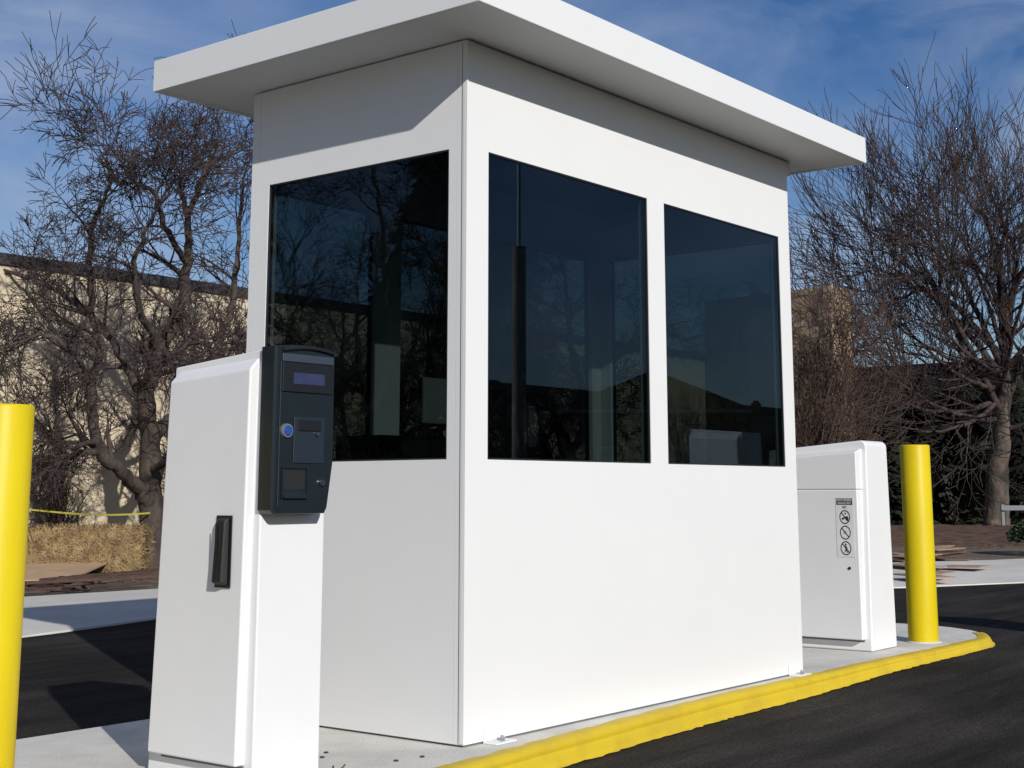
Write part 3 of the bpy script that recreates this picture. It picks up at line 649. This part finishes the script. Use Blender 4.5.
# tan sheet
pa, pb, pc, pd = ground(-10, 586), ground(70, 584), ground(110, 571), ground(-10, 572)
cx = (pa+pb+pc+pd)/4
m = MB(); z0, z1 = .03, .045
m.add([(*p.xy, z0+i) for i, p in zip((0, .0, .06, .05), (pa, pb, pc, pd))]+[(*p.xy, z1+i) for i, p in zip((0, .0, .06, .05), (pa, pb, pc, pd))], [(3, 2, 1, 0), (4, 5, 6, 7), (0, 1, 5, 4), (1, 2, 6, 5), (2, 3, 7, 6), (3, 0, 4, 7)])
tag(m.build('cardboard_sheet', M['cardboard'], org=(cx.x, cx.y, 0)), 'flat tan cardboard sheet lying in front of the straw bale', 'cardboard')
def plank(u0, v0, u1, v1, wd, th, mt, name, label, cat, group, lift=.01, z=0):
    a = ground(u0, v0, z); b = ground(u1, v1, z); a.z = z+lift; b.z = z+lift+.004; c = (a+b)/2; d = (b-a); Ln = d.length; d.normalize(); s = Vector((-d.y, d.x, 0))
    vs = []
    for zz in (0, th):
        for p, sg_ in ((a, -1), (b, -1), (b, 1), (a, 1)): vs.append(p+s*sg_*wd/2+Vector((0, 0, zz)))
    mb = MB().add(vs, [(3, 2, 1, 0), (4, 5, 6, 7), (0, 1, 5, 4), (1, 2, 6, 5), (2, 3, 7, 6), (3, 0, 4, 7)])
    return tag(mb.build(name, mt, org=(c.x, c.y, a.z)), label, cat, group)
gl = 'dark steel bars piled on the dirt'
bars = [(8, 594, 150, 586), (12, 590, 110, 583), (40, 589, 170, 577), (55, 592, 172, 583), (18, 587, 74, 592), (72, 582, 175, 574), (60, 586, 92, 592), (25, 596, 165, 589), (30, 584, 66, 589)]
for i, (a, b, c, d) in enumerate(bars):
    plank(a, b, c, d, .032, .025, M['darkwood'], 'wood_strip', 'dark reddish wooden strip in the loose pile in front of the straw bale', 'wood strip', 'wooden strips piled in front of the bale', .01+.028*(i % 4))
ch = random.Random(9)
for i in range(13):
    u = ch.uniform(890, 950) if i else 897; v = ch.uniform(553, 580); l = ch.uniform(18, 46)
    plank(u, v, u+l, v-ch.uniform(-5, 5), ch.uniform(.12, .5), .012, M['palewood' if i % 3 else 'board'], 'wood_scrap', 'flat piece of scrap wood scattered on the right sidewalk', 'wood scrap', 'wood scraps on the right sidewalk', .003+.022*(i % 3))
# caution tape
a = A(14, 508, 14.5); b = A(150, 513, 16.4)
tpm = MB(); nS = 24; vs = []
for i in range(nS+1):
    t = i/nS; p = a+(b-a)*t; p[2] -= .05*math.sin(math.pi*t)*(.6+.4*t); tw_ = math.sin(t*9)*.6
    dx = np.array([0, math.sin(tw_)*.008, math.cos(tw_)*.010]); vs += [tuple(p-dx), tuple(p+dx)]
tpm.add(vs, [(2*i, 2*i+2, 2*i+3, 2*i+1) for i in range(nS)])
tag(tpm.build('caution_tape', M['tape']), 'thin yellow caution tape strung above the straw bale', 'tape')
st = G(14, 14.5); pst = tag(MB().cyl((0, 0, 0), (0, 0, .75), .018, .018, 8).cyl((0, 0, .75), (0, 0, .76), .018, .006, 8).build('stake', M['board']), 'thin stake holding the caution tape, behind the left bollard', 'stake'); pst.location = st

# ------------------------------------------------------------------ right background: mulch, hedge, railing
mm_ = MB(); nA, nB = 36, 10; vs = []; c = ground(958, 540); c = Vector((c.x+1.6, c.y+.9, 0))
for j in range(nB+1):
    for i in range(nA):
        a = 2*math.pi*i/nA; r = j/nB; x = c.x+4.6*r*math.cos(a); y = c.y+4.2*r*math.sin(a)
        z = .20*max(0, 1-r*r)+.07*noise.noise(Vector((x*1.5, y*1.5, 0)))*(1-r)+.03*noise.noise(Vector((x*6, y*6, 0)))*(1-r)-.015
        vs.append((x, y, z))
mm_.add(vs, [(j*nA+i, j*nA+(i+1) % nA, (j+1)*nA+(i+1) % nA, (j+1)*nA+i) for j in range(nB) for i in range(nA)], True)
tag(mm_.build('mulch', M['mulch']), 'reddish brown mulch heap beyond the right sidewalk', 'mulch', None, 'stuff')
hg = MB(); r_ = random.Random(6)
for i in range(2600):
    a = r_.uniform(0, 6.28); t = r_.uniform(-.2, 1); rr = .75*math.sqrt(max(0, 1-t*t*.8))*r_.uniform(.7, 1.05)
    c = Vector((rr*math.cos(a), rr*math.sin(a), .28+.30*t)); d = Vector((r_.gauss(0, 1), r_.gauss(0, 1), r_.gauss(0, 1))).normalized(); e = d.orthogonal().normalized(); s_ = r_.uniform(.03, .055)
    if c.z < 0: continue
    hg.add([c-d*s_, c+e*s_*.5, c+d*s_, c-e*s_*.5], [(0, 1, 2, 3)])
ho = tag(empty('boxwood_shrub', G(1056, 18.6)), 'low clipped green shrub at the right picture edge', 'shrub')
hg.build('foliage', M['hedge'], ho)
st_ = MB()
for i in range(6): st_.cyl((0, 0, 0), (.3*math.cos(i), .3*math.sin(i), .3), .015, .008, 5)
st_.build('stem', M['twig'], ho); ho.scale = (.85, .85, .85)
rl = tag(empty('metal_railing', G(1000, 29.5)), 'grey metal railing beside the big tree trunk', 'railing'); rl.rotation_euler = (0, 0, -YAW)
for z in (.44, .08): MB().box(.0, 3.2, -.03, .03, z, z+.10 if z > .2 else z+.05).build('rail', M['railing'], rl)
for x in (.02, 1.6, 3.15): MB().box(x, x+.06, .031, .085, -.0, .56).build('post', M['railing'], rl)

# ------------------------------------------------------------------ across the lane (behind the camera, seen in the glass)
isl2 = MB().prism([(1, -2.75), (9, -2.75), (9, -1.45), (1, -1.45)], ROAD-.02, 0)
kB = kiosk((5.55, -2.03, 0), 'white ticket kiosk on the opposite island, seen only as a reflection in the window')
hp = P(655, 491, 50); hs_ = tag(empty('house', (hp.x, -hp.y, 0)), 'dark gabled house across the lanes, reflected in the booth window', 'house')
hs_.rotation_euler = (0, 0, YAW-R(90)+R(90)-R(52.2)*0+math.atan2(-fwd.y, fwd.x)-YAW)
MB().box(0, 9, -3.0, 3.0, -.1, 3.75).build('wall', M['siding'], hs_)
g_ = MB(); g_.add([(-.4, -3.5, 3.752), (-.4, 3.5, 3.752), (9.4, 3.5, 3.752), (9.4, -3.5, 3.752), (-.4, 0, 5.15), (9.4, 0, 5.15)], [(3, 2, 1, 0), (0, 4, 5, 3), (1, 2, 5, 4), (0, 1, 4), (3, 5, 2)])
g_.build('roof', M['roof'], hs_)
MB().box(-.45, -.402, -3.5, 3.5, 3.60, 3.74).build('trim_board', M['fasciaw'], hs_)
for y in (-1.5, 1.5):
    f_ = MB().box(-.04, -.001, y-.55, y+.55, 1.2, 2.4).build('window', M['fasciaw'], hs_); MB().box(-.045, -.041, y-.48, y+.48, 1.27, 2.33).build('pane', M['dblack'], f_)
b4 = tag(empty('long_low_building', (48, -34, 0)), 'long dark low building on the skyline across the lot', 'building')
MB().box(-22, 30, -6, 6, -.1, 4.3).build('wall', M['siding'], b4); MB().box(-22.2, 30.2, -6.2, 6.2, 4.302, 4.6).build('roof_edge', M['roof'], b4)
MB().box(0, 2.2, -1, 1, 4.602, 5.5).build('rooftop_unit', M['fasciaw'], b4); MB().box(-9, -7.6, -1, 1, 4.602, 5.3).build('rooftop_unit', M['fasciaw'], b4)
pole = tag(empty('utility_pole', (15.35, -12.0, 0)), 'tall wooden utility pole across the lane, reflected in the booth window', 'utility pole')
MB().cyl((0, 0, -.1), (0, 0, 5.1), .13, .12, 12).build('pole', M['polewood'], pole)
MB().cyl((0, 0, 5.1), (0, 0, 8.5), .035, .025, 8).build('mast', M['steel'], pole)
MB().box(.14, .34, -.12, .12, 1.6, 2.3).build('meter_box', M['steel'], pole, bevel=.01)
# evergreens at the far side of the lot
def evergreen(loc, h, label):
    e = tag(empty('evergreen_tree', loc), label, 'tree', 'evergreens reflected in the booth windows'); rr = random.Random(int(loc[0]*7))
    MB().cyl((0, 0, 0), (0, 0, h*.95), .16, .03, 8).build('trunk', M['bark'], e); f = MB()
    for i in range(3500):
        t = rr.random()**.8; r0 = (1-t)*h*.27*rr.uniform(.35, 1.08)*(1+.15*math.sin(t*40)); a = rr.uniform(0, 6.28)
        c = Vector((r0*math.cos(a), r0*math.sin(a), h*(.08+.92*t)-r0*.25)); d = Vector((math.cos(a), math.sin(a), -.35)).normalized(); s_ = d.orthogonal().normalized()*.05*h*.3
        l = h*.035; f.add([c-s_, c+d*l*1.5, c+s_, c-d*l], [(0, 1, 2, 3)])
    f.build('crown', M['ever'], e); return e
for i_, (x_, y_, h_) in enumerate([(-17, 10.4, 8.0), (-24, 8, 9.5), (-12.5, 11.0, 7.4), (-20.5, 9.2, 10.5)]):
    evergreen((x_, y_, 0), h_, ['dark evergreen by the beige wall, reflected in the left booth window', 'tall dark evergreen left of the beige wall end, reflected in the glass'][i_ % 2])
ev = evergreen((58, -31, 0), 5.2, 'dark evergreen across the lot right of the house')
dup(ev, (62, -27, 0), 1.2, .9, 'dark evergreen near the long low building'); dup(ev, (-14, 4.5, 0), 2.2, 1.2, 'dark evergreen past the left bollard, reflected in the left booth window')

# leaf litter and chips on the dirt
lt = MB(); r_ = random.Random(12)
for i in range(2600):
    if i % 2: x = r_.uniform(1.5, 9.5); y = 7.6+(r_.random()**1.3)*4.6
    else: x = r_.uniform(12, 23); y = r_.uniform(4.2, 8.6)
    z = .004+(.19 if not i % 2 and False else 0); s_ = r_.uniform(.015, .05); a = r_.uniform(0, 6.28); ca, sa = math.cos(a)*s_, math.sin(a)*s_
    t_ = r_.uniform(0, .02)
    lt.add([(x+ca, y+sa, z), (x-sa*.5, y+ca*.5, z+t_), (x-ca, y-sa, z+.004), (x+sa*.5, y-ca*.5, z+t_*.5)], [(0, 1, 2, 3)])
tag(lt.build('leaf_litter', M['board']), 'dry leaf litter and bark chips over the dirt', 'leaf litter', None, 'stuff')

for i_, (u_, d_, sc_, lb_) in enumerate(((884, 35.5, .62, 'dark low evergreen before the dark building, behind the yellow bollard by the cabinet'), (915, 36.5, .74, 'dark evergreen before the dark building, between bollard and big bare tree'),
        (948, 35.2, .66, 'dark evergreen just left of the big bare tree trunk'), (978, 36.8, .78, 'dark evergreen directly behind the big bare tree trunk'), (1018, 35.6, .72, 'dark evergreen behind the grey metal railing'))):
    t_ = dup(ev, G(u_, d_), i_*1.3, sc_, lb_); t_['group'] = 'evergreens before the dark building'; t_.scale = (sc_*1.5, sc_*1.5, sc_)
